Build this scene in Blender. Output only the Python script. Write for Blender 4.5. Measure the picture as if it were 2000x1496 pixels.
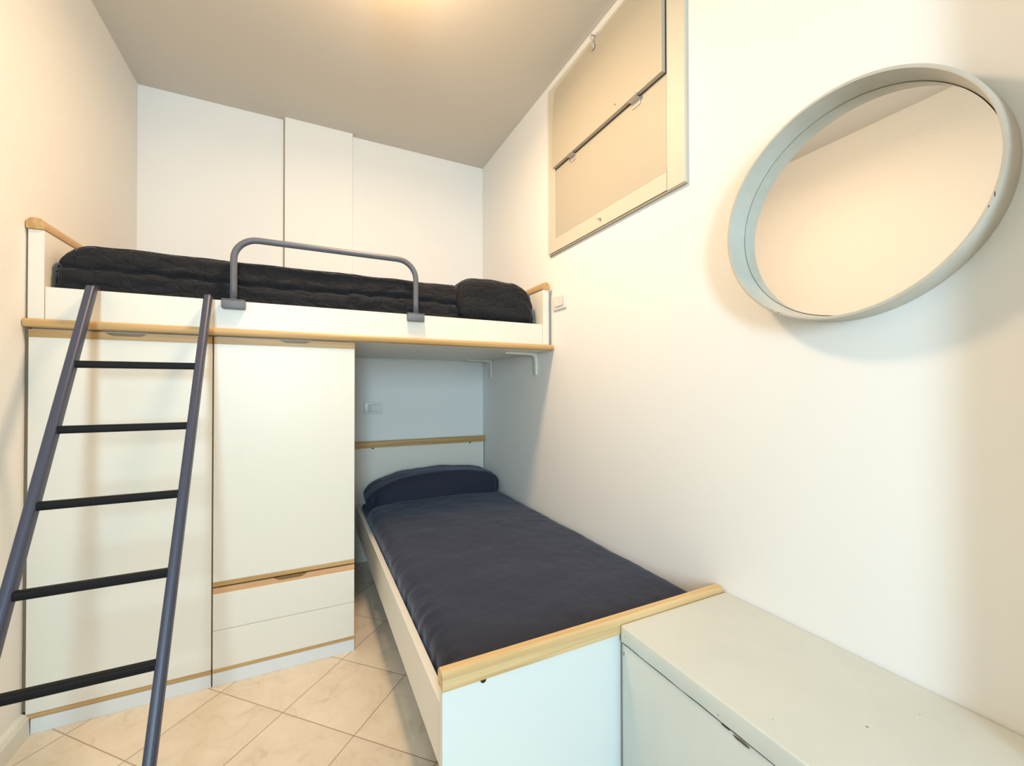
import bpy, bmesh, math, random
from mathutils import Vector, Matrix, noise
random.seed(4)
for o in list(bpy.data.objects): bpy.data.objects.remove(o)
scn = bpy.context.scene
COL = scn.collection

# ------------------------------------------------------------------ camera
F_PX, YAW, PITCH, ROLL = 807.96, 0.44655, 0.00895, 0.00144
PX, PY = 985.78, 751.2
CAM = Vector((-1.22526, -1.94601, 1.15802))
cd = bpy.data.cameras.new('camera'); cam = bpy.data.objects.new('camera', cd); COL.objects.link(cam)
fw = Vector((math.sin(YAW)*math.cos(PITCH), math.cos(YAW)*math.cos(PITCH), math.sin(PITCH)))
rt = Vector((math.cos(YAW), -math.sin(YAW), 0)); up = rt.cross(fw)
r3 = rt*math.cos(ROLL) - up*math.sin(ROLL); u3 = rt*math.sin(ROLL) + up*math.cos(ROLL)
M = Matrix((r3, u3, -fw)).transposed().to_4x4(); M.translation = CAM
cam.matrix_world = M
cd.sensor_width = 36; cd.lens = F_PX/2000*36
cd.shift_x = (1000-PX)/2000; cd.shift_y = (PY-748)/2000
cd.clip_start = 0.01
scn.camera = cam

# ------------------------------------------------------------------ world, lights, exposure
w = bpy.data.worlds.new('world'); scn.world = w; w.use_nodes = True
bg = w.node_tree.nodes['Background']; bg.inputs[0].default_value = (0.72, 0.88, 1.0, 1); bg.inputs[1].default_value = 1.5

def area(name, loc, target, sx, sy, power, color):
    l = bpy.data.lights.new(name, 'AREA'); l.shape = 'RECTANGLE'; l.size = sx; l.size_y = sy
    l.energy = power; l.color = color
    o = bpy.data.objects.new(name, l); COL.objects.link(o); o.location = loc
    o.rotation_euler = (Vector(target)-Vector(loc)).to_track_quat('-Z', 'Z').to_euler()
    return o
# daylight entering the next room through its window, falling through the doorway
area('window_daylight', (-1.75, -4.40, 1.62), (-0.9, 0, 1.2), 0.52, 1.34, 100, (0.57, 0.83, 1.0))
# light of the ceiling lamp (its bulb, just under the dome)
pl = bpy.data.lights.new('ceiling_lamp_light', 'AREA'); pl.shape = 'DISK'; pl.size = 0.26; pl.energy = 22.5; pl.color = (1.0, 0.70, 0.44)
po = bpy.data.objects.new('ceiling_lamp_light', pl); COL.objects.link(po); po.location = (-0.94, -0.44, 2.694)
pb = bpy.data.lights.new('ceiling_lamp_glow', 'POINT'); pb.energy = 10; pb.color = (1.0, 0.66, 0.34); pb.shadow_soft_size = 0.07
pq = bpy.data.objects.new('ceiling_lamp_glow', pb); COL.objects.link(pq); pq.location = (-0.94, -0.44, 2.61)

vs = scn.view_settings
vs.view_transform = 'Standard'; vs.look = 'None'; vs.gamma = 1; vs.use_curve_mapping = False
vs.exposure = 0.0

# ------------------------------------------------------------------ materials
def mat(name, col, rough=0.5, metal=0.0, spec=0.5, bump=None, var=None, coat=0):
    """bump=(scale,strength,detail)  var=(scale,colour2,amount)"""
    m = bpy.data.materials.new(name); m.use_nodes = True
    nt = m.node_tree; b = nt.nodes['Principled BSDF']
    b.inputs['Base Color'].default_value = (*col, 1); b.inputs['Roughness'].default_value = rough
    b.inputs['Metallic'].default_value = metal; b.inputs['Specular IOR Level'].default_value = spec
    b.inputs['Coat Weight'].default_value = coat
    tc = nt.nodes.new('ShaderNodeTexCoord')
    if bump:
        n = nt.nodes.new('ShaderNodeTexNoise'); n.inputs['Scale'].default_value = bump[0]; n.inputs['Detail'].default_value = bump[2]
        nt.links.new(tc.outputs['Object'], n.inputs['Vector'])
        bp = nt.nodes.new('ShaderNodeBump'); bp.inputs['Strength'].default_value = bump[1]; bp.inputs['Distance'].default_value = 0.002
        nt.links.new(n.outputs['Fac'], bp.inputs['Height']); nt.links.new(bp.outputs[0], b.inputs['Normal'])
    if var:
        n = nt.nodes.new('ShaderNodeTexNoise'); n.inputs['Scale'].default_value = var[0]; n.inputs['Detail'].default_value = 5
        nt.links.new(tc.outputs['Object'], n.inputs['Vector'])
        mr = nt.nodes.new('ShaderNodeMapRange'); mr.inputs[1].default_value = 0.4; mr.inputs[2].default_value = 0.7; mr.inputs[4].default_value = var[2]
        nt.links.new(n.outputs['Fac'], mr.inputs[0])
        mx = nt.nodes.new('ShaderNodeMix'); mx.data_type = 'RGBA'
        mx.inputs[6].default_value = (*col, 1); mx.inputs[7].default_value = (*var[1], 1)
        nt.links.new(mr.outputs[0], mx.inputs[0]); nt.links.new(mx.outputs[2], b.inputs['Base Color'])
    return m

def wood(name, c1, c2, axis, rough=0.45):
    m = mat(name, c1, rough); nt = m.node_tree; b = nt.nodes['Principled BSDF']
    tc = nt.nodes.new('ShaderNodeTexCoord'); mp = nt.nodes.new('ShaderNodeMapping')
    s = [55, 55, 55]; s[axis] = 1.6; mp.inputs['Scale'].default_value = s
    nt.links.new(tc.outputs['Object'], mp.inputs['Vector'])
    n = nt.nodes.new('ShaderNodeTexNoise'); n.inputs['Scale'].default_value = 1.0; n.inputs['Detail'].default_value = 6; n.inputs['Distortion'].default_value = 0.6
    nt.links.new(mp.outputs[0], n.inputs['Vector'])
    cr = nt.nodes.new('ShaderNodeValToRGB'); cr.color_ramp.elements[0].position = 0.36; cr.color_ramp.elements[1].position = 0.64
    cr.color_ramp.elements[0].color = (*c2, 1); cr.color_ramp.elements[1].color = (*c1, 1)
    nt.links.new(n.outputs['Fac'], cr.inputs[0]); nt.links.new(cr.outputs[0], b.inputs['Base Color'])
    return m

def fabric(name, col, cell=9.0, strength=0.5, dist=0.006):
    m = mat(name, col, 0.85, spec=0.25); nt = m.node_tree; b = nt.nodes['Principled BSDF']
    b.inputs['Sheen Weight'].default_value = 0.25; b.inputs['Sheen Roughness'].default_value = 0.4
    b.inputs['Sheen Tint'].default_value = (0.6, 0.65, 0.8, 1)
    tc = nt.nodes.new('ShaderNodeTexCoord')
    nz = nt.nodes.new('ShaderNodeTexNoise'); nz.inputs['Scale'].default_value = 7; nz.inputs['Detail'].default_value = 3
    nt.links.new(tc.outputs['Object'], nz.inputs['Vector'])
    ad = nt.nodes.new('ShaderNodeMix'); ad.data_type = 'RGBA'; ad.blend_type = 'LINEAR_LIGHT'; ad.inputs[0].default_value = 0.05
    nt.links.new(tc.outputs['Object'], ad.inputs[6]); nt.links.new(nz.outputs['Color'], ad.inputs[7])
    vo = nt.nodes.new('ShaderNodeTexVoronoi'); vo.feature = 'DISTANCE_TO_EDGE'; vo.inputs['Scale'].default_value = cell
    vo.inputs['Randomness'].default_value = 0.35
    nt.links.new(ad.outputs[2], vo.inputs['Vector'])
    mr = nt.nodes.new('ShaderNodeMapRange'); mr.inputs[1].default_value = 0; mr.inputs[2].default_value = 0.16; mr.interpolation_type = 'SMOOTHSTEP'
    nt.links.new(vo.outputs['Distance'], mr.inputs[0])
    n2 = nt.nodes.new('ShaderNodeTexNoise'); n2.inputs['Scale'].default_value = 45; n2.inputs['Detail'].default_value = 4
    nt.links.new(tc.outputs['Object'], n2.inputs['Vector'])
    ma = nt.nodes.new('ShaderNodeMath'); ma.operation = 'MULTIPLY_ADD'; ma.inputs[1].default_value = 0.35
    nt.links.new(n2.outputs['Fac'], ma.inputs[0]); nt.links.new(mr.outputs[0], ma.inputs[2])
    bp = nt.nodes.new('ShaderNodeBump'); bp.inputs['Strength'].default_value = strength; bp.inputs['Distance'].default_value = dist
    nt.links.new(ma.outputs[0], bp.inputs['Height']); nt.links.new(bp.outputs[0], b.inputs['Normal'])
    return m

M_WALL = mat('wall_paint', (0.885, 0.875, 0.85), 0.9, spec=0.2, bump=(60, 0.6, 3))
M_WALLR = mat('wall_paint_smooth', (0.885, 0.875, 0.85), 0.85, spec=0.2, bump=(28, 0.16, 3))
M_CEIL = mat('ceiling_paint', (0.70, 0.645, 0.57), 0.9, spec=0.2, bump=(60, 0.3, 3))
M_LAM = mat('white_laminate', (0.82, 0.775, 0.68), 0.38, bump=(160, 0.08, 2))
M_LAM2 = mat('white_laminate_edge', (0.60, 0.59, 0.54), 0.5)
M_PLINTH = mat('plinth_grey_white', (0.76, 0.77, 0.77), 0.45, bump=(90, 0.1, 2))
M_LAM_DAY = mat('white_laminate_daylit', (0.76, 0.795, 0.775), 0.38, bump=(160, 0.08, 2))  # same white laminate, with the cool daylight cast put into its colour
M_HALL = mat('hall_paint', (0.70, 0.69, 0.66), 0.9)
M_DARK = mat('dark_gap', (0.03, 0.025, 0.02), 0.9)
PC1, PC2 = (0.61, 0.385, 0.16), (0.47, 0.275, 0.10)
M_WX = wood('pine_along_x', PC1, PC2, 0)
M_WY = wood('pine_along_y', PC1, PC2, 1)
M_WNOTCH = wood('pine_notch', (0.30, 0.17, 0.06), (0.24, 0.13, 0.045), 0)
M_WFOOT = wood('pine_pale', (0.78, 0.56, 0.29), (0.60, 0.39, 0.17), 0)
M_NAVY = fabric('navy_quilt', (0.027, 0.030, 0.050), 27.0, 0.16, 0.003)
M_BLACKQ = fabric('charcoal_quilt', (0.013, 0.0135, 0.016), 21.0, 0.6, 0.005)
M_GREYM = mat('grey_blue_metal', (0.115, 0.120, 0.145), 0.42, spec=0.5)
M_BLUEM = mat('slate_blue_metal', (0.045, 0.053, 0.090), 0.42, spec=0.6)
M_CLAMP = mat('grey_plastic', (0.15, 0.16, 0.18), 0.5)
M_BLACK = mat('black_rubber', (0.004, 0.004, 0.005), 0.6, spec=0.25)
M_CAPR = mat('dark_red_plastic', (0.16, 0.03, 0.03), 0.5)
M_SCREW = mat('dark_bolt', (0.03, 0.012, 0.010), 0.5, 0.4)
M_FRAME = mat('mirror_frame_paint', (0.53, 0.51, 0.45), 0.5, bump=(40, 0.25, 4), var=(14, (0.45, 0.435, 0.36), 0.6))
M_GLASS = mat('mirror_glass', (0.93, 0.92, 0.90), 0.0, 1.0)
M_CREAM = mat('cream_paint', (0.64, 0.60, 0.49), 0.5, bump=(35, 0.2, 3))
M_CREAM2 = mat('cream_panel', (0.51, 0.46, 0.36), 0.5, bump=(30, 0.25, 3))
M_HEDGE = mat('hatch_edge', (0.42, 0.37, 0.29), 0.6)
M_STEEL = mat('zinc_steel', (0.66, 0.60, 0.54), 0.35, 0.35)
M_PLATE = mat('white_plastic', (0.80, 0.79, 0.76), 0.3)
M_PLATE2 = mat('grey_plastic_socket', (0.36, 0.36, 0.35), 0.35)
M_CHEST = mat('chest_paint', (0.64, 0.66, 0.61), 0.42, bump=(16, 0.5, 5), var=(7, (0.59, 0.61, 0.565), 0.6))
M_CHIP = mat('bare_wood_chip', (0.12, 0.07, 0.04), 0.8)
M_BRACK = mat('cream_bracket', (0.80, 0.79, 0.70), 0.45)
M_BASE = mat('baseboard_paint', (0.80, 0.78, 0.70), 0.5, bump=(20, 0.2, 3))

def lamp_mat():
    m = bpy.data.materials.new('lit_opal_glass'); m.use_nodes = True
    b = m.node_tree.nodes['Principled BSDF']; b.inputs['Base Color'].default_value = (0.9, 0.85, 0.75, 1)
    b.inputs['Emission Color'].default_value = (1.0, 0.75, 0.46, 1); b.inputs['Emission Strength'].default_value = 9
    return m
M_OPAL = lamp_mat()

def tile_mat():
    m = mat('floor_tiles', (0.8, 0.66, 0.5), 0.32, spec=0.4); nt = m.node_tree; b = nt.nodes['Principled BSDF']
    N = nt.nodes.new; L = nt.links.new
    T = 0.30689; A = 0.77456; ox, oy = -1.29891, -0.25932
    tc = N('ShaderNodeTexCoord')
    sub = N('ShaderNodeVectorMath'); sub.operation = 'SUBTRACT'; sub.inputs[1].default_value = (ox, oy, 0); L(tc.outputs['Object'], sub.inputs[0])
    fr = []; fl = []
    for e in ((math.cos(A), -math.sin(A)), (math.sin(A), math.cos(A))):
        d = N('ShaderNodeVectorMath'); d.operation = 'DOT_PRODUCT'; d.inputs[1].default_value = (e[0]/T, e[1]/T, 0); L(sub.outputs[0], d.inputs[0])
        f = N('ShaderNodeMath'); f.operation = 'FLOOR'; L(d.outputs['Value'], f.inputs[0]); fl.append(f)
        pp = N('ShaderNodeMath'); pp.operation = 'PINGPONG'; pp.inputs[1].default_value = 0.5; L(d.outputs['Value'], pp.inputs[0]); fr.append(pp)
    mn = N('ShaderNodeMath'); mn.operation = 'MINIMUM'; L(fr[0].outputs[0], mn.inputs[0]); L(fr[1].outputs[0], mn.inputs[1])
    gm = N('ShaderNodeMapRange'); gm.inputs[1].default_value = 0.0032; gm.inputs[2].default_value = 0.0075; L(mn.outputs[0], gm.inputs[0])
    cb = N('ShaderNodeCombineXYZ'); L(fl[0].outputs[0], cb.inputs[0]); L(fl[1].outputs[0], cb.inputs[1])
    wn = N('ShaderNodeTexWhiteNoise'); L(cb.outputs[0], wn.inputs['Vector'])
    off = N('ShaderNodeVectorMath'); off.operation = 'MULTIPLY_ADD'; off.inputs[1].default_value = (9, 9, 9); L(wn.outputs['Color'], off.inputs[0]); L(tc.outputs['Object'], off.inputs[2])
    n1 = N('ShaderNodeTexNoise'); n1.inputs['Scale'].default_value = 12; n1.inputs['Detail'].default_value = 9; n1.inputs['Roughness'].default_value = 0.68; n1.inputs['Distortion'].default_value = 0.7
    L(off.outputs[0], n1.inputs['Vector'])
    cr = N('ShaderNodeValToRGB'); e = cr.color_ramp.elements
    e[0].position = 0.28; e[0].color = (0.66, 0.53, 0.38, 1); e[1].position = 0.62; e[1].color = (0.83, 0.71, 0.55, 1)
    k = e.new(0.44); k.color = (0.78, 0.66, 0.50, 1)
    L(n1.outputs['Fac'], cr.inputs[0])
    hs = N('ShaderNodeHueSaturation'); L(cr.outputs[0], hs.inputs['Color'])
    mr = N('ShaderNodeMapRange'); mr.inputs[3].default_value = 0.95; mr.inputs[4].default_value = 1.04; L(wn.outputs['Value'], mr.inputs[0]); L(mr.outputs[0], hs.inputs['Value'])
    mx = N('ShaderNodeMix'); mx.data_type = 'RGBA'; mx.inputs[6].default_value = (0.42, 0.31, 0.20, 1)
    L(gm.outputs[0], mx.inputs[0]); L(hs.outputs[0], mx.inputs[7]); L(mx.outputs[2], b.inputs['Base Color'])
    bp = N('ShaderNodeBump'); bp.inputs['Strength'].default_value = 0.5; bp.inputs['Distance'].default_value = 0.0015; L(gm.outputs[0], bp.inputs['Height']); L(bp.outputs[0], b.inputs['Normal'])
    return m
M_TILE = tile_mat()

# ------------------------------------------------------------------ helpers
ORI = {}
def bm_new(): return bmesh.new()
def add_box(bm, x0, x1, y0, y1, z0, z1, bev=0.0, seg=2):
    t = bmesh.new()
    bmesh.ops.create_cube(t, size=1)
    for v in t.verts:
        v.co = Vector(((x0+x1)/2 + v.co.x*(x1-x0), (y0+y1)/2 + v.co.y*(y1-y0), (z0+z1)/2 + v.co.z*(z1-z0)))
    if bev: bmesh.ops.bevel(t, geom=list(t.edges), offset=bev, segments=seg, affect='EDGES', profile=0.5)
    me = bpy.data.meshes.new('tmp'); t.to_mesh(me); t.free(); bm.from_mesh(me); bpy.data.meshes.remove(me)
    return bm
def box(*a, bev=0.0, seg=2): return add_box(bm_new(), *a, bev=bev, seg=seg)
def prism(bm, pts, axis, a0, a1):
    """pts: 2D outline in the other two axes (order xyz without axis), extruded from a0 to a1"""
    def mk(p, a):
        l = list(p); l.insert(axis, a); return Vector(l)
    v0 = [bm.verts.new(mk(p, a0)) for p in pts]; v1 = [bm.verts.new(mk(p, a1)) for p in pts]
    n = len(pts)
    bm.faces.new(v0); bm.faces.new(v1[::-1])
    for i in range(n): bm.faces.new((v0[i], v1[i], v1[(i+1) % n], v0[(i+1) % n]))
    bmesh.ops.recalc_face_normals(bm, faces=bm.faces)
    return bm
def sweep(bm, path, prof, upv):
    """prof: list of (a,b) offsets; a along side vector, b along binormal"""
    rings = []
    for i, p in enumerate(path):
        p = Vector(p)
        t = (Vector(path[min(i+1, len(path)-1)]) - Vector(path[max(i-1, 0)])).normalized()
        s = t.cross(Vector(upv)).normalized(); b = s.cross(t)
        rings.append([bm.verts.new(p + s*a + b*c) for a, c in prof])
    n = len(prof)
    for i in range(len(rings)-1):
        for j in range(n): bm.faces.new((rings[i][j], rings[i][(j+1) % n], rings[i+1][(j+1) % n], rings[i+1][j]))
    bm.faces.new(rings[0][::-1]); bm.faces.new(rings[-1])
    bmesh.ops.recalc_face_normals(bm, faces=bm.faces)
    return bm
def circ(r, n=16, ry=None):
    ry = ry or r
    return [(r*math.cos(2*math.pi*i/n), ry*math.sin(2*math.pi*i/n)) for i in range(n)]
def rrect(w, h, r, n=4):
    pts = []
    for cx, cy, a0 in ((w/2-r, h/2-r, 0), (-w/2+r, h/2-r, 90), (-w/2+r, -h/2+r, 180), (w/2-r, -h/2+r, 270)):
        for k in range(n+1):
            a = math.radians(a0 + 90*k/n); pts.append((cx+r*math.cos(a), cy+r*math.sin(a)))
    return pts
def lathe_x(bm, prof, cy, cz, n=128, close=True):
    """prof list of (x, r) revolved about the x axis"""
    rings = [[bm.verts.new((x, cy+r*math.cos(2*math.pi*i/n), cz+r*math.sin(2*math.pi*i/n))) for i in range(n)] for x, r in prof]
    m = len(rings)
    for k in range(m if close else m-1):
        a, b = rings[k], rings[(k+1) % m]
        for i in range(n): bm.faces.new((a[i], a[(i+1) % n], b[(i+1) % n], b[i]))
    bmesh.ops.recalc_face_normals(bm, faces=bm.faces)
    return bm
def soft_box(x0, x1, y0, y1, z0, z1, r, res=0.02, fn=None, rp=None):
    """a rounded box with a dense skin, fn(co, normal) -> new co; rp = radius of the plan corners"""
    bm = bm_new(); bmesh.ops.create_cube(bm, size=1)
    dims = (x1-x0, y1-y0, z1-z0); c = Vector(((x0+x1)/2, (y0+y1)/2, (z0+z1)/2))
    for v in bm.verts: v.co = Vector((v.co.x*dims[0], v.co.y*dims[1], v.co.z*dims[2]))
    rs = res if isinstance(res, tuple) else (res,)*3
    for ax in range(3):
        k = max(4, int(dims[ax]/rs[ax]))
        for i in range(1, k):
            # denser near the ends for the round corners
            s = -dims[ax]/2 + dims[ax]*i/k
            no = [0, 0, 0]; no[ax] = 1; co = [0, 0, 0]; co[ax] = s
            bmesh.ops.bisect_plane(bm, geom=list(bm.verts)+list(bm.edges)+list(bm.faces), plane_co=co, plane_no=no)
    h = Vector([d/2 for d in dims]); rp = rp or r
    for v in bm.verts:
        p = v.co.copy()
        # plan corner
        q = Vector((max(-h.x+rp, min(h.x-rp, p.x)), max(-h.y+rp, min(h.y-rp, p.y))))
        d = Vector((p.x-q.x, p.y-q.y))
        if abs(d.x) > 1e-6 and abs(d.y) > 1e-6:
            m_ = max(abs(d.x), abs(d.y)); d = d.normalized()*m_
            p.x, p.y = q.x+d.x, q.y+d.y
        q3 = Vector((max(-h.x+r, min(h.x-r, p.x)), max(-h.y+r, min(h.y-r, p.y)), max(-h.z+r, min(h.z-r, p.z))))
        d = p-q3; m_ = max(abs(d.x), abs(d.y), abs(d.z))
        nrm = Vector((0, 0, 1))
        if m_ > 1e-6:
            nrm = d.normalized(); p = q3 + nrm*min(m_, r)
        v.co = p + c
        if fn: v.co = fn(v.co.copy(), nrm)
    bmesh.ops.recalc_face_normals(bm, faces=bm.faces)
    return bm

def subd(bm, ax, n):
    xs = [v.co[ax] for v in bm.verts]; a, b = min(xs), max(xs)
    for i in range(1, n):
        no = [0, 0, 0]; no[ax] = 1; co = [0, 0, 0]; co[ax] = a+(b-a)*i/n
        bmesh.ops.bisect_plane(bm, geom=list(bm.verts)+list(bm.edges)+list(bm.faces), plane_co=co, plane_no=no)
    return bm
def bolster(x0, x1, y0, y1, z0, z1, rxz, ry, res, fn=None):
    """a mattress seen from its side: big round corners in x-z, a small round edge towards y"""
    bm = bm_new(); bmesh.ops.create_cube(bm, size=1)
    dims = (x1-x0, y1-y0, z1-z0); c = Vector(((x0+x1)/2, (y0+y1)/2, (z0+z1)/2))
    for v in bm.verts: v.co = Vector((v.co.x*dims[0], v.co.y*dims[1], v.co.z*dims[2]))
    for ax in range(3):
        k = max(4, int(dims[ax]/res[ax]))
        for i in range(1, k):
            no = [0, 0, 0]; no[ax] = 1; co = [0, 0, 0]; co[ax] = -dims[ax]/2+dims[ax]*i/k
            bmesh.ops.bisect_plane(bm, geom=list(bm.verts)+list(bm.edges)+list(bm.faces), plane_co=co, plane_no=no)
    hx, hy, hz = dims[0]/2, dims[1]/2, dims[2]/2
    for v in bm.verts:
        p = v.co.copy(); r = rxz
        qx = max(-hx+r, min(hx-r, p.x)); qz = -hz if p.z < 0 and False else max(-hz+r, min(hz-r, p.z))
        dx, dz = p.x-qx, p.z-qz
        if dz > 1e-6 and abs(dx) > 1e-6:
            m_ = max(abs(dx), abs(dz)); l = math.hypot(dx, dz); p.x = qx+dx/l*m_; p.z = qz+dz/l*m_
        # distance to the outline
        ax_, az_ = abs(p.x)-(hx-r), p.z-(hz-r)
        if ax_ > 0 and az_ > 0: t_ = r-math.hypot(ax_, az_)
        else: t_ = min(hx-abs(p.x), hz-p.z)
        nrm = Vector((0, 0, 1)) if az_ > 0 else Vector((1 if p.x > 0 else -1, 0, 0))
        if abs(abs(v.co.y)-hy) < 1e-5:
            sg = 1 if p.y > 0 else -1
            nrm = Vector((0, sg, 0))
            if t_ < ry: p.y = sg*(hy-ry+math.sqrt(max(0, ry*ry-(ry-t_)**2)))
        v.co = p+c
        if fn: v.co = fn(v.co.copy(), nrm)
    bmesh.ops.recalc_face_normals(bm, faces=bm.faces)
    return bm

def obj(name, bm, m, parent=None, smooth=False, label=None):
    me = bpy.data.meshes.new(name)
    o = bpy.data.objects.new(name, me); COL.objects.link(o)
    if parent is not None:
        org = ORI[parent.name]; o.parent = parent; ORI[o.name] = org
        bmesh.ops.translate(bm, verts=bm.verts, vec=-org)
    else:
        ORI[o.name] = Vector((0, 0, 0))
    bm.to_mesh(me); bm.free(); me.materials.append(m)
    if smooth:
        me.polygons.foreach_set('use_smooth', [True]*len(me.polygons))
        if smooth != 'all':
            me.update()
            try: me.set_sharp_from_angle(angle=math.radians(35))
            except Exception: pass
    if label: o['label'] = label
    return o
def thing(name, label, cat, loc, group=None):
    o = bpy.data.objects.new(name, None); COL.objects.link(o); o.location = loc
    o.empty_display_size = 0.05
    o['label'] = label; o['category'] = cat
    if group: o['group'] = group
    ORI[o.name] = Vector(loc)
    return o
def rebase(o, loc):
    """put a top-level mesh's origin at loc"""
    loc = Vector(loc); o.data.transform(Matrix.Translation(-loc)); o.location = loc; ORI[o.name] = loc
def tag(o, label, cat, loc, group=None):
    rebase(o, loc); o['label'] = label; o['category'] = cat
    if group: o['group'] = group
    return o
def struct(name, bm, m, smooth=False):
    o = obj(name, bm, m, None, smooth); o['kind'] = 'structure'; return o

# ------------------------------------------------------------------ the setting
W, D, H = 2.08, 1.0065, 2.8596
YF = -1.80                       # inner face of the front wall
struct('floor', box(-W-1.6, 1.2, -4.5, D+0.1, -0.08, 0), M_TILE)
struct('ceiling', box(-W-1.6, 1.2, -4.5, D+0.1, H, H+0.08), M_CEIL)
struct('wall_left', box(-W-0.1, -W, YF-0.1, D, 0, H), M_WALL)
struct('wall_right', box(0, 0.1, YF-0.1, D, 0, H), M_WALLR)
bm = box(-W-0.1, -1.362, D, D+0.1, 0, H)
add_box(bm, -1.352, 0.1, D, D+0.1, 0, H); add_box(bm, -1.362, -1.352, D+0.009, D+0.1, 0, H)
struct('wall_back', bm, M_WALLR)
struct('trim_1', box(-1.3515, -0.952, D-0.038, D, 1.4, H, bev=0.0015), M_WALLR)      # boxed pipe cover above the loft bed
struct('groove_strip', box(-1.3618, -1.3522, D-0.002, D+0.008, 1.4, H), mat('groove_shade', (0.50, 0.37, 0.25), 0.8))  # brown strip in the groove, its colour painted in for the shadow line
# front wall with the doorway the picture is taken from
bm = box(-W-0.1, -2.0, YF-0.1, YF, 0, H); add_box(bm, -0.148, 0.1, YF-0.1, YF, 0, H); add_box(bm, -2.0, -0.148, YF-0.1, YF, 2.6, H)
struct('wall_front', bm, M_WALL)
# the room behind the doorway, with its window
bm = box(-W-1.6, -W-1.5, -4.5, YF-0.1, 0, H); struct('wall_hall_left', bm, M_HALL)
bm = box(1.1, 1.2, -4.5, YF-0.1, 0, H); struct('wall_hall_right', bm, M_HALL)
bm = box(-W-1.6, -W-0.1, YF-0.1, YF, 0, H); add_box(bm, 0.1, 1.2, YF-0.1, YF, 0, H); struct('wall_hall_front', bm, M_HALL)
bm = box(-W-1.6, -2.20, -4.6, -4.5, 0, H); add_box(bm, -1.30, 1.2, -4.6, -4.5, 0, H)
add_box(bm, -2.20, -1.30, -4.6, -4.5, 0, 0.65); add_box(bm, -2.20, -1.30, -4.6, -4.5, 2.3, H)
struct('wall_hall_back', bm, M_HALL)
bm = box(-2.20, -2.14, -4.57, -4.52, 0.65, 2.3); add_box(bm, -1.36, -1.30, -4.57, -4.52, 0.65, 2.3)
add_box(bm, -2.14, -1.36, -4.57, -4.52, 0.65, 0.71); add_box(bm, -2.14, -1.36, -4.57, -4.52, 2.24, 2.3); add_box(bm, -1.775, -1.725, -4.57, -4.52, 0.71, 2.24)
struct('window_1', bm, M_PLATE)
# baseboard along the left wall
prism_b = prism(bm_new(), [(-W, 0), (-W+0.022, 0), (-W+0.020, 0.055), (-W+0.012, 0.070), (-W, 0.078)], 1, YF, -0.001)
struct('baseboard_left', prism_b, M_BASE)
struct('baseboard_back', box(-1.03, -0.0, D-0.012, D, 0, 0.07, bev=0.002), mat('baseboard_brown', (0.10, 0.06, 0.035), 0.5))

# ------------------------------------------------------------------ ceiling lamp
LX, LY = -0.94, -0.44
t = thing('ceiling_lamp', 'round frosted glass dome lamp on the ceiling glowing warm', 'ceiling lamp', (LX, LY, H))
def lathe_z(bm, prof, cx, cy, n=64):
    rings = [[bm.verts.new((cx+r*math.cos(2*math.pi*i/n), cy+r*math.sin(2*math.pi*i/n), z)) for i in range(n)] for r, z in prof]
    for k in range(len(rings)-1):
        for i in range(n): bm.faces.new((rings[k][i], rings[k][(i+1) % n], rings[k+1][(i+1) % n], rings[k+1][i]))
    bm.faces.new(rings[0]); bm.faces.new(rings[-1][::-1]); bmesh.ops.recalc_face_normals(bm, faces=bm.faces); return bm
obj('base_ring', lathe_z(bm_new(), [(0.150, H), (0.150, H-0.022), (0.142, H-0.026), (0.05, H-0.026)], LX, LY), M_PLATE, t, True)
obj('glass_dome', lathe_z(bm_new(), [(0.140*math.cos(a), H-0.0262-0.130*math.sin(a)) for a in [i*math.pi/2/10*0.99 for i in range(11)]], LX, LY), M_OPAL, t, 'all')

# ------------------------------------------------------------------ wardrobes
def notch_strip(x0, x1, z0, z1, xn, y0=-0.001, y1=0.018, wn=0.062, dn=0.013):
    """wooden strip with a finger notch cut in its upper edge"""
    pts = [(x0, z0), (x1, z0), (x1, z1), (xn+wn, z1), (xn+wn-0.016, z1-dn*0.75), (xn+wn-0.026, z1-dn), (xn-wn+0.026, z1-dn), (xn-wn+0.016, z1-dn*0.75), (xn-wn, z1), (x0, z1)]
    return prism(bm_new(), pts, 1, y0, y1)
def slab(x0, x1, z0, z1, y0=0.0, y1=0.018): return box(x0, x1, y0, y1, z0, z1, bev=0.0008, seg=1)
X0, X1, X2 = -2.070, -1.553, -1.033
ZT = 1.366
def carcass(x0, x1):
    bm = box(x0, x0+0.018, 0.020, 0.62, 0.0, ZT-0.001); add_box(bm, x1-0.018, x1, 0.020, 0.62, 0.0, ZT-0.001)
    add_box(bm, x0+0.018, x1-0.018, 0.020, 0.62, 0.052, 0.070); add_box(bm, x0+0.018, x1-0.018, 0.020, 0.62, ZT-0.019, ZT-0.001)
    add_box(bm, x0+0.018, x1-0.018, 0.610, 0.62, 0.070, ZT-0.019)
    return bm
tw = thing('wardrobe', 'white one-door wardrobe unit behind the ladder, beside the left wall', 'wardrobe', ((X0+X1)/2, 0.3, 0))
obj('body', carcass(X0, X1-0.003), M_LAM, tw)
dr = obj('door', slab(X0, X1-0.004, 0.068, 1.334), M_LAM, tw)
h = obj('handle_strip', notch_strip(X0, X1-0.004, 1.334, 1.361, -1.815), M_WX, dr, label='pine strip with a finger notch along the top of the door')
obj('finger_notch', box(-1.885, -1.745, 0.008, 0.017, 1.340, 1.3605), M_WNOTCH, dr)
obj('edge_strip', slab(X0, X1-0.004, 0.053, 0.067, -0.001), M_WX, dr, label='pine strip along the foot of the door')
obj('plinth', slab(X0+0.012, X1-0.004, 0.0, 0.051), M_PLINTH, tw)
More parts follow.
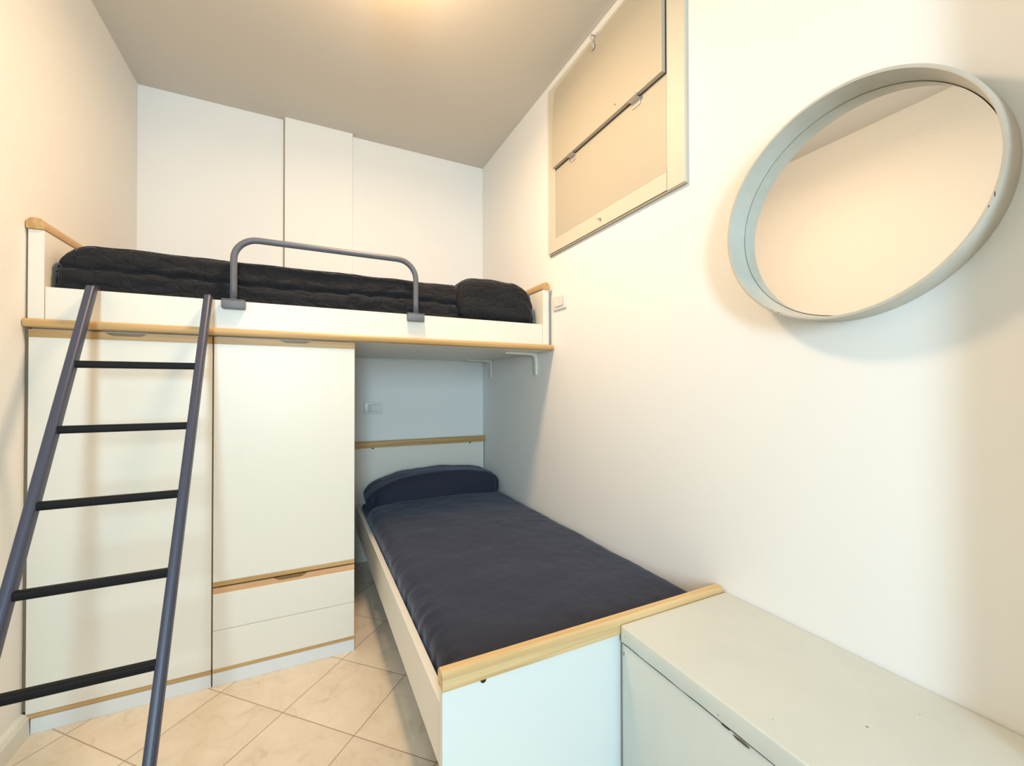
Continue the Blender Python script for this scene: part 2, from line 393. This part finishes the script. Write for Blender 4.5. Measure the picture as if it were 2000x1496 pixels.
obj('gap_shade_strip', box(-W+0.0005, X0-0.0015, 0.004, 0.02, 0.078, ZT-0.002), mat('gap_shade', (0.20, 0.15, 0.10), 0.8), tw, label='dark strip painted in for the shaded gap at the left wall')  # solid strip coloured as the shade in the gap beside the wall

tw = thing('wardrobe', 'white wardrobe unit with a tall door over two drawers, beside the lower bed', 'wardrobe', ((X1+X2)/2, 0.3, 0))
obj('body', carcass(X1+0.001, X2), M_LAM, tw)
dr = obj('door', slab(X1+0.001, X2, 0.404, 1.334), M_LAM, tw)
obj('handle_strip', notch_strip(X1+0.001, X2, 1.334, 1.361, -1.268), M_WX, dr, label='pine strip with a finger notch along the top of the door')
obj('finger_notch', box(-1.338, -1.198, 0.008, 0.017, 1.340, 1.3605), M_WNOTCH, dr)
obj('edge_strip', slab(X1+0.001, X2, 0.387, 0.4035, -0.001), M_WX, dr, label='pine strip along the foot of the door')
d1 = obj('drawer', slab(X1+0.001, X2, 0.2155, 0.357), M_LAM, tw)
obj('handle_strip', notch_strip(X1+0.001, X2, 0.357, 0.3805, -1.283, y0=0.001), wood('pine_reddish', (0.78, 0.47, 0.25), (0.64, 0.36, 0.17), 0), d1, label='reddish pine strip with a finger notch on top of the drawer')
obj('finger_notch', box(-1.35, -1.215, 0.009, 0.017, 0.362, 0.3795), M_WNOTCH, d1)
d2 = obj('drawer', slab(X1+0.001, X2, 0.066, 0.2140), M_LAM, tw)
obj('edge_strip', slab(X1+0.001, X2, 0.053, 0.0655, -0.001), M_WX, d2, label='pine strip along the foot of the drawer')
obj('plinth', slab(X1+0.001, X2, 0.0, 0.052), M_PLINTH, tw)

# ------------------------------------------------------------------ loft bed
t = thing('loft_bed', 'white loft bed with pine edges spanning wall to wall over the wardrobes', 'bunk bed', (-1.04, 0.5, ZT))
obj('deck', box(-2.078, -0.003, 0.004, 1.0, ZT, 1.393), M_LAM, t)
obj('edge_strip', prism(bm_new(), [(0.0035, ZT+0.0005), (-0.010, ZT+0.0005), (-0.016, ZT+0.004), (-0.019, ZT+0.012), (-0.018, ZT+0.022), (-0.012, ZT+0.029), (0.0035, ZT+0.030)], 0, -2.078, -0.004), M_WX, t, True, label='pine nosing along the front of the deck')
obj('front_rail', box(-2.033, -0.061, 0.006, 0.026, 1.3965, 1.508, bev=0.001), M_LAM, t)
obj('back_rail', box(-2.033, -0.061, 0.97, 0.99, 1.3965, 1.508, bev=0.001), M_LAM, t)
for a, b in ((-2.074, -2.034), (-0.060, -0.026)):
    ep = obj('end_panel', box(a, b, 0.002, 0.992, 1.3965, 1.700, bev=0.001), M_LAM, t)
    o_ = a if a < -1 else b-0.001
    c = (a+b)/2
    pr = [(c-0.022, 1.701), (c+0.022, 1.701), (c+0.024, 1.712), (c+0.021, 1.727), (c+0.012, 1.736), (c-0.002, 1.739), (c-0.014, 1.736), (c-0.021, 1.728), (c-0.024, 1.714)]
    if a < -1: pr = [(min(max(x, -2.0795), 9), z) for x, z in pr]
    else: pr = [(min(x, -0.003), z) for x, z in pr]
    obj('cap_rail', prism(bm_new(), pr, 1, -0.004, 0.995), M_WY, ep, True, label='rounded pine rail along the top of the end panel')
obj('edge_banding', box(-0.0258, -0.020, 0.003, 0.990, 1.3965, 1.699), M_LAM2, t)

# brackets under the deck at the right wall
def bracket_arm(y):
    # L outline in x-z, extruded across y
    o = [(-0.001, 1.240), (-0.001, 1.3655), (-0.207, 1.3655), (-0.207, 1.3565), (-0.05, 1.352), (-0.026, 1.348), (-0.0165, 1.336), (-0.014, 1.31), (-0.013, 1.240), (-0.010, 1.2355), (-0.004, 1.2355)]
    return prism(bm_new(), o, 1, y-0.013, y+0.013)
def bracket(y, label):
    t = thing('shelf_bracket', label, 'bracket', (0, y, 1.235), 'white brackets under the loft bed')
    bm = bracket_arm(y); bmesh.ops.bevel(bm, geom=[e for e in bm.edges], offset=0.0018, segments=2, affect='EDGES')
    obj('arm', bm, M_BRACK, t, True)
    for z in (1.262, 1.300):
        b2 = bm_new(); lathe_x(b2, [(-0.012, 0.0048), (-0.0156, 0.0040), (-0.0160, 0.0005)], y, z, 12, False)
        obj('screw', b2, M_STEEL, t)
bracket(0.177, 'white L-shaped shelf bracket under the loft bed, nearer the front edge')
bracket(0.837, 'white L-shaped shelf bracket under the loft bed, in the back corner')

# guard rail
t = thing('guard_rail', 'grey tubular metal guard rail clipped on the loft bed edge', 'guard rail', (-1.13, 0.0, 1.5))
ya, yb = -0.0085, 0.004
xa, xb, zt, R = -1.487, -0.762, 1.757, 0.085
path = [(xa, ya, 1.505), (xa, ya, 1.56), (xa, ya, 1.62)]
for k in range(9):
    a = math.pi - math.pi/2*k/8; path.append((xa+R+R*math.cos(a), ya, zt-R+R*math.sin(a)))
path += [(xa+R+0.1+0.12*k, ya, zt) for k in range(4)]
for k in range(9):
    a = math.pi/2 - math.pi/2*k/8; path.append((xb-R+R*math.cos(a), ya, zt-R+R*math.sin(a)))
path += [(xb, ya, 1.62), (xb, ya, 1.56), (xb, ya, 1.505)]
obj('tube', sweep(bm_new(), path, circ(0.0125, 18), (0, 1, 0)), M_GREYM, t, 'all')
for x in (xa, xb):
    bm = box(x-0.040, x+0.040, -0.0215, 0.0045, 1.474, 1.508, bev=0.004)
    add_box(bm, x-0.040, x+0.040, -0.0215, 0.028, 1.5085, 1.5115, bev=0.001)
    obj('clamp', bm, M_CLAMP, t, True)

# ------------------------------------------------------------------ upper bedding
def upper_fn(p, n):
    q = p.copy()
    q += n*(noise.noise(p*7)*0.006 + noise.noise(p*19)*0.002)
    # the long stitched seam running through the hanging side, with puckers above and below
    if n.y < -0.3 or p.y < 0.06:
        px = p.x*8
        zs = 1.583 + 0.005*math.sin(p.x*6) + 0.007*abs(math.sin(p.x*26)) - 0.02*max(0, p.x+0.9)
        dz = p.z - zs
        q.y += 0.011*math.exp(-(dz/0.007)**2)
        q.y -= 0.008*math.exp(-((dz-0.022)/0.016)**2)*(0.5+0.5*math.sin(p.x*52+2*noise.noise(Vector((px, 1, 0)))))
        q.y -= 0.009*math.exp(-((dz+0.030)/0.022)**2)*(0.7+0.6*noise.noise(Vector((p.x*13, 3, 0))))
        q.y += 0.006*noise.noise(Vector((p.x*15, p.z*45, 2.0)))
    q.y = max(q.y, 0.032) if p.z < 1.52 else q.y
    a = min(1, max(0, (p.x+0.548)/0.012))
    q.z = q.z*(1-a) + min(q.z, 1.497)*a
    return q
bm = bolster(-2.026, -0.080, 0.034, 0.93, 1.40, 1.682, 0.105, 0.035, (0.010, 0.03, 0.007), upper_fn)
tag(obj('bedspread', bm, M_BLACKQ, None, 'all'), 'dark quilted bedspread over the upper loft bed mattress', 'bedspread', (-1.04, 0.48, 1.40))
def pill_fn(p, n):
    q = p.copy()
    # falls away towards the right end and towards its left edge
    u = (p.x+0.53)/(0.445)
    if n.z > -0.3:
        top = (p.z-1.45)/0.28
        drop = 0.035*max(0, 1-u/0.22)**2 + 0.085*max(0, (u-0.70)/0.30)**1.6
        q.z -= drop*max(0, top)
    if p.z < 1.66 and n.y < 0: q.y += 0.006*math.sin((p.z-1.5)*60+p.x*14)*0.5
    q += n*(noise.noise(p*8)*0.006 + noise.noise(p*22)*0.002)
    if q.z < 1.52: q.y = max(q.y, 0.032)
    q.z = max(q.z, 1.5); q.x = max(q.x, -0.5355)
    return q
bm = soft_box(-0.545, -0.082, 0.030, 0.80, 1.503, 1.737, 0.055, 0.0125, pill_fn)
pu = tag(obj('pillow', bm, M_BLACKQ, None, 'all'), 'pillow in a dark quilted cover at the right end of the upper bed', 'pillow', (-0.31, 0.41, 1.50))

# ------------------------------------------------------------------ ladder
t = thing('ladder', 'slate blue metal ladder with black rungs leaning on the loft bed', 'ladder', (-1.735, -0.79, 0))
def ly(z): return -0.030 - (1.51-z)*0.503
def stile(x, z0, z1, name='stile'):
    dv = Vector((0, ly(z1)-ly(z0), z1-z0)).normalized()
    p0 = Vector((x, ly(z0), z0)); p1 = Vector((x, ly(z1), z1))
    return sweep(bm_new(), [p0, p0.lerp(p1, .5), p1], rrect(0.026, 0.036, 0.010), (0, 1, 0))
XL, XR = -1.900, -1.566
for x in (XL, XR):
    s = obj('stile', stile(x, 0.012, 1.507), M_BLUEM, t, True)
    pz = 1.507
    b2 = box(x-0.012, x+0.012, ly(pz)-0.013, ly(pz)+0.019, pz-0.003, pz+0.006, bev=0.003)
    obj('end_cap', b2, M_CAPR, s, True, label='dark red plastic cap')
    obj('rubber_foot', box(x-0.015, x+0.015, ly(0.01)-0.02, ly(0.01)+0.022, 0.0, 0.03, bev=0.004), M_BLACK, s, True)
    hook = sweep(bm_new(), [(x, -0.02, 1.480), (x, -0.02, 1.516), (x, -0.012, 1.520), (x, 0.02, 1.520), (x, 0.030, 1.517), (x, 0.0302, 1.49)], rrect(0.012, 0.003, 0.0012, 2), (1, 0, 0))
    obj('hook', hook, M_BLUEM, s, True)
for k in range(6):
    z = 1.237-0.2*k
    bm = sweep(bm_new(), [(XL+0.012, ly(z), z), ((XL+XR)/2, ly(z), z), (XR-0.012, ly(z), z)], rrect(0.024, 0.023, 0.006), (0, 0, 1))
    obj('rung', bm, M_BLACK, t, True, label='black rung')

# ------------------------------------------------------------------ lower bed
t = thing('single_bed', 'white single bed with pine-capped headboard and footboard by the right wall', 'bed', (-0.47, 0, 0))
hb = obj('headboard', box(-0.945, -0.010, 0.968, 0.990, 0.0, 0.757, bev=0.001), M_LAM, t)
def cap(yc, z0, z1, m, par, x0, x1):
    dz = z1-z0
    pr = [(yc-0.018, z0), (yc+0.018, z0), (yc+0.020, z0+dz*.4), (yc+0.018, z0+dz*.75), (yc+0.010, z1), (yc-0.010, z1), (yc-0.018, z0+dz*.78), (yc-0.020, z0+dz*.4)]
    return obj('cap_rail', prism(bm_new(), pr, 0, x0, x1), m, par, True, label='rounded pine cap rail')
def bolt(x, y, z, par):
    b2 = bm_new(); n = 14
    bmesh.ops.create_cone(b2, cap_ends=True, segments=n, radius1=0.0075, radius2=0.0075, depth=0.003, matrix=Matrix.Translation((x, y, z)) @ Matrix.Rotation(math.pi/2, 4, 'X'))
    obj('bolt', b2, M_SCREW, par)
cap(0.979, 0.757, 0.800, M_WX, hb, -0.945, -0.006)
for x in (-0.82, -0.12): bolt(x, 0.9675, 0.7555, hb)
fb = obj('footboard', box(-0.945, -0.006, -1.030, -1.008, 0.0, 0.470, bev=0.001), M_LAM_DAY, t)
cap(-1.020, 0.4705, 0.512, M_WFOOT, fb, -0.947, -0.006)
for x in (-0.845, -0.12): bolt(x, -1.0315, 0.4665, fb)
for x0, x1 in ((-0.930, -0.907), (-0.032, -0.012)):
    obj('side_rail', box(x0, x1, -1.0075, 0.9675, 0.232, 0.388, bev=0.001), M_LAM, t)
for k in range(10):
    y = -0.90+0.195*k
    obj('slat', box(-0.905, -0.034, y-0.035, y+0.035, 0.222, 0.234, bev=0.001), M_WX, t)

def low_fn(p, n):
    q = p.copy()
    q += n*(noise.noise(p*6)*0.005 + noise.noise(p*20)*0.002)
    if n.z > 0.6:
        u = (p.x+0.46)/0.44
        q.z += 0.014*(1-u*u)
    if n.x < -0.3 and p.y < 0.3:
        a = min(1, (0.3-p.y)/1.2)
        q.x += 0.010*a*noise.noise(Vector((p.z*9, p.y*34+p.z*12, 1.0)))
    if n.y < -0.5: q.y = max(q.y, -1.003)
    q.x = min(max(q.x, -0.9045), -0.004)
    a = min(1, max(0, (p.y-0.60)/0.03))
    q.z = q.z*(1-a) + min(q.z, 0.398)*a
    return q
bm = soft_box(-0.901, -0.012, -1.000, 0.955, 0.236, 0.462, 0.055, 0.0125, low_fn, 0.10)
# keep the part that sits between the side rails clear of the right rail
for v in bm.verts:
    if v.co.z < 0.395: v.co.x = min(v.co.x, -0.034)
tag(obj('bedspread', bm, M_NAVY, None, 'all'), 'navy quilted bedspread over the lower single bed', 'bedspread', (-0.46, 0, 0.236))
def lp_fn(p, n):
    q = p.copy()
    u = (p.x+0.455)/0.43
    top = max(0, (p.z-0.44)/0.17)
    q.z -= top*(0.095*max(0, -u)**2.4 + 0.045*max(0, u)**3)
    q.y += 0.030*abs(u)**3*(1 if p.y < 0.8 else 0) + 0.02*top*max(0, -n.y)
    q += n*(noise.noise(p*7)*0.008 + noise.noise(p*22)*0.0015)
    q.z = max(q.z, 0.400)
    q.y = min(q.y, 0.955); q.x = min(max(q.x, -0.903), -0.004)
    return q
bm = soft_box(-0.895, -0.008, 0.585, 0.950, 0.402, 0.618, 0.085, 0.0125, lp_fn, 0.08)
tag(obj('pillow', bm, M_NAVY, None, 'all'), 'pillow tucked under the navy cover at the head of the lower bed', 'pillow', (-0.45, 0.79, 0.42))

# ------------------------------------------------------------------ white chest
t = thing('storage_chest', 'white painted wooden chest with worn edges at the foot of the lower bed', 'chest', (-0.22, -1.41, 0))
CY0, CY1 = -1.775, -1.0425
def wob(bm, amp, zsel):
    for v in bm.verts:
        if zsel(v.co): v.co.z += amp*noise.noise(Vector((v.co.x*11, v.co.y*19, 1.0)))
    return bm
lid = subd(box(-0.4375, -0.003, CY0, CY1, 0.4535, 0.5005, bev=0.0045, seg=3), 1, 60)
wob(lid, 0.0022, lambda c: c.z < 0.456)
obj('lid', lid, M_CHEST, t, True)
body = subd(box(-0.434, -0.006, CY0+0.002, CY1-0.002, 0.0, 0.4515, bev=0.003), 1, 60)
wob(body, 0.0025, lambda c: c.z > 0.448)
obj('body', body, M_CHEST, t, True)
obj('seam', box(-0.4335, -0.01, CY0+0.004, CY1-0.004, 0.4505, 0.4545), M_DARK, t, label='dark seam under the lid')
def chip(name, par, c, s, seed=0):
    b2 = bm_new(); bmesh.ops.create_icosphere(b2, subdivisions=2, radius=1)
    for v in b2.verts:
        k = 1+0.35*noise.noise(v.co*2+Vector((seed, 0, 0)))
        v.co = Vector((c[0]+v.co.x*s[0]*k, c[1]+v.co.y*s[1]*k, c[2]+v.co.z*s[2]*k))
    return obj(name, b2, M_CHIP, par, 'all', label='bare spot where the paint has chipped')
for i, (c, s) in enumerate([((-0.4372, -1.345, 0.4655), (0.0006, 0.0022, 0.0013)), ((-0.4372, -1.06, 0.478), (0.0006, 0.0016, 0.0013)),
              ((-0.4340, -1.052, 0.425), (0.0007, 0.0015, 0.006)), ((-0.4352, -1.395, 0.447), (0.0010, 0.018, 0.0030)), ((-0.4350, -1.36, 0.4505), (0.0012, 0.010, 0.0016)),
              ((-0.4342, -1.405, 0.400), (0.0008, 0.004, 0.004)),
              ((-0.243, -1.52, 0.5005), (0.0016, 0.0028, 0.0003)), ((-0.390, -1.43, 0.5005), (0.001, 0.001, 0.0003)), ((-0.11, -1.55, 0.5005), (0.0014, 0.001, 0.0003))]):
    chip('paint_chip', t, c, s, i)

# ------------------------------------------------------------------ round mirror
MYC, MZC, MR, MT, MW, MG = -1.3859, 1.6069, 0.281, 0.0704, 0.0140, 0.010
t = thing('wall_mirror', 'round mirror in a deep chipped white wooden frame on the right wall', 'mirror', (0, MYC, MZC))
prof = [(-0.0005, MR-0.001), (-0.003, MR), (-MT+0.002, MR), (-MT+0.0004, MR-0.001), (-MT, MR-0.0025), (-MT, MR-0.0065), (-MT+0.0005, MR-0.0078), (-MT+0.002, MR-0.0085), (-0.035, MR-0.0110), (-MG+0.001, MR-MW-0.0006), (-0.0005, MR-MW-0.0006)]
fr = obj('frame', lathe_x(bm_new(), prof, MYC, MZC, 160), M_FRAME, t, True)
b2 = bm_new(); lathe_x(b2, [(-MG, MR-MW-0.0022), (-MG, 0.0005)], MYC, MZC, 160, False)
bmesh.ops.contextual_create(b2, geom=[e for e in b2.edges if e.is_boundary and (e.verts[0].co.z-MZC)**2+(e.verts[0].co.y-MYC)**2 < 0.001])
add_b = lathe_x(b2, [(-MG, MR-MW-0.0022), (-0.004, MR-MW-0.0022)], MYC, MZC, 160, False)
for v in b2.verts: pass
obj('glass', b2, M_GLASS, t)
b2 = lathe_x(bm_new(), [(-0.0035, MR-MW-0.0008), (-0.0035, 0.0005), (-0.001, 0.0005), (-0.001, MR-MW-0.0008)], MYC, MZC, 96, False)
obj('backing', b2, M_DARK, t, label='dark backing board')
for a, dx, s in ((-18.5, 0, (0.0006, 0.0010, 0.0060)), (-23.0, 0.0, (0.0005, 0.0010, 0.0028)), (-118, 0, (0.0005, 0.0040, 0.0010)), (-122, 0, (0.0005, 0.0020, 0.0008))):
    an = math.radians(a); 
    chip('paint_chip', fr, (-MT+0.0002, MYC - (MR-0.004)*math.cos(an) if a > -90 else MYC-(MR-0.003)*math.cos(an), MZC+(MR-0.004)*math.sin(an)), s, a)

# ------------------------------------------------------------------ storage hatch high on the right wall
t = thing('storage_hatch', 'cream painted storage hatch with a latched flap door high on the right wall', 'hatch', (0, -0.45, 1.89))
bm = box(-0.016, -0.0005, -0.055, 0.013, 1.897, 2.805, bev=0.002)
fr = obj('frame', bm, M_CREAM, t)
b2 = box(-0.016, -0.0005, -0.904, -0.822, 1.893, 2.805, bev=0.002); obj('stile', b2, M_CREAM, fr)
b2 = box(-0.016, -0.0005, -0.8215, -0.0555, 2.772, 2.805, bev=0.001); obj('top_rail', b2, M_CREAM, fr)
obj('bottom_edge', box(-0.013, -0.0005, -0.903, 0.012, 1.8885, 1.8928), M_HEDGE, fr)
lp = box(-0.013, -0.0005, -0.8200, -0.0575, 1.968, 2.338, bev=0.001)
lo = obj('lower_panel', lp, M_CREAM2, t)
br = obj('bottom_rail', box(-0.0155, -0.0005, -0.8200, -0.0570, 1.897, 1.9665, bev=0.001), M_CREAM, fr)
# the flap is slightly warped: flush at its upper left, standing proud below and at the right
ub = subd(subd(box(-0.018, -0.0005, -0.8185, -0.0585, 2.3405, 2.7685), 1, 16), 2, 10)
for v in ub.verts:
    uu = max(0, min(1, (-0.0585-v.co.y)/0.758)); vv = max(0, min(1, (2.7685-v.co.z)/0.4255))
    v.co.x -= 0.0020 + 0.0150*(1-(1-uu)**2.2*(1-vv)**2.2)
ud = obj('flap_door', ub, M_CREAM2, t, True)
obj('flap_gap_sheet', box(-0.0142, -0.0005, -0.8212, -0.0560, 2.3395, 2.7715), mat('flap_gap_shade', (0.15, 0.10, 0.065), 0.8), t, label='brown sheet standing in for the shade behind the flap door')  # added sheet, its brown is the shade in the gap around the flap
for y in (-0.665, -0.221):
    b2 = sweep(bm_new(), [(-0.041, y-0.026, 2.336), (-0.041, y, 2.336), (-0.041, y+0.026, 2.336)], circ(0.0065, 12), (0, 0, 1))
    hg = obj('hinge', b2, M_STEEL, ud, True)
    add = box(-0.0165, -0.0135, y-0.022, y+0.022, 2.306, 2.334, bev=0.0006); add_box(add, -0.037, -0.0165, y-0.022, y+0.022, 2.3305, 2.3335)
    obj('hinge_leaf', add, M_STEEL, lo)
b2 = box(-0.024, -0.0165, -0.425, -0.398, 2.776, 2.798, bev=0.002)
obj('latch_plate', b2, M_STEEL, fr)
b2 = sweep(bm_new(), [(-0.026, -0.411, 2.792), (-0.046, -0.411, 2.788), (-0.050, -0.411, 2.776), (-0.045, -0.412, 2.762), (-0.042, -0.413, 2.748), (-0.042, -0.413, 2.728)], circ(0.004, 10), (0, 1, 0))
add_box(b2, -0.041, -0.0362, -0.424, -0.401, 2.722, 2.745, bev=0.0015)
obj('latch', b2, M_STEEL, ud, True)
b2 = bm_new(); lathe_x(b2, [(-0.0128, 0.0055), (-0.018, 0.0055), (-0.022, 0.0075), (-0.026, 0.0062), (-0.027, 0.0005)], -0.435, 1.936, 16, False)
for v in b2.verts: v.co.x -= 0.0025
obj('knob', b2, M_CREAM, br, 'all')
chip('screw_mark', ud, (-0.0362, -0.56, 2.375), (0.0006, 0.003, 0.003), 3)

# ------------------------------------------------------------------ switches and socket
def plate_x(t, y0, y1, z0, z1):      # on the right wall, facing -x
    obj('cover_plate', box(-0.0095, -0.0004, y0, y1, z0, z1, bev=0.003, seg=3), M_PLATE, t, True)
t = thing('light_switch', 'white rectangular light switch on the right wall beside the loft bed', 'light switch', (0, -0.080, 1.62))
plate_x(t, -0.139, -0.019, 1.580, 1.660)
obj('surround', box(-0.0108, -0.0090, -0.117, -0.041, 1.595, 1.645, bev=0.0008), M_PLATE2, t)
for k in range(3):
    y = -0.115+0.0245*k
    obj('rocker', box(-0.0135, -0.0105, y, y+0.0232, 1.597, 1.643, bev=0.0012), M_PLATE, t)
t = thing('wall_socket', 'white wall socket plate above the headboard of the lower bed', 'socket', (-0.81, D, 1.022))
obj('cover_plate', box(-0.871, -0.749, D-0.0095, D-0.0004, 0.982, 1.064, bev=0.003, seg=3), M_PLATE, t, True)
obj('surround', box(-0.848, -0.772, D-0.0108, D-0.0090, 0.998, 1.048, bev=0.0008), M_PLATE2, t)
m1 = obj('socket_module', box(-0.846, -0.8225, D-0.0132, D-0.0105, 1.000, 1.046, bev=0.001), M_PLATE, t)
for z in (1.010, 1.023, 1.036):
    b2 = bm_new(); bmesh.ops.create_cone(b2, cap_ends=True, segments=12, radius1=0.0028, radius2=0.0028, depth=0.002, matrix=Matrix.Translation((-0.8343, D-0.0138, z)) @ Matrix.Rotation(math.pi/2, 4, 'X'))
    obj('pin_hole', b2, M_DARK, m1)
for k in (1, 2): obj('blank_module', box(-0.846+0.0247*k, -0.8225+0.0247*k, D-0.0132, D-0.0105, 1.000, 1.046, bev=0.001), M_PLATE, t)
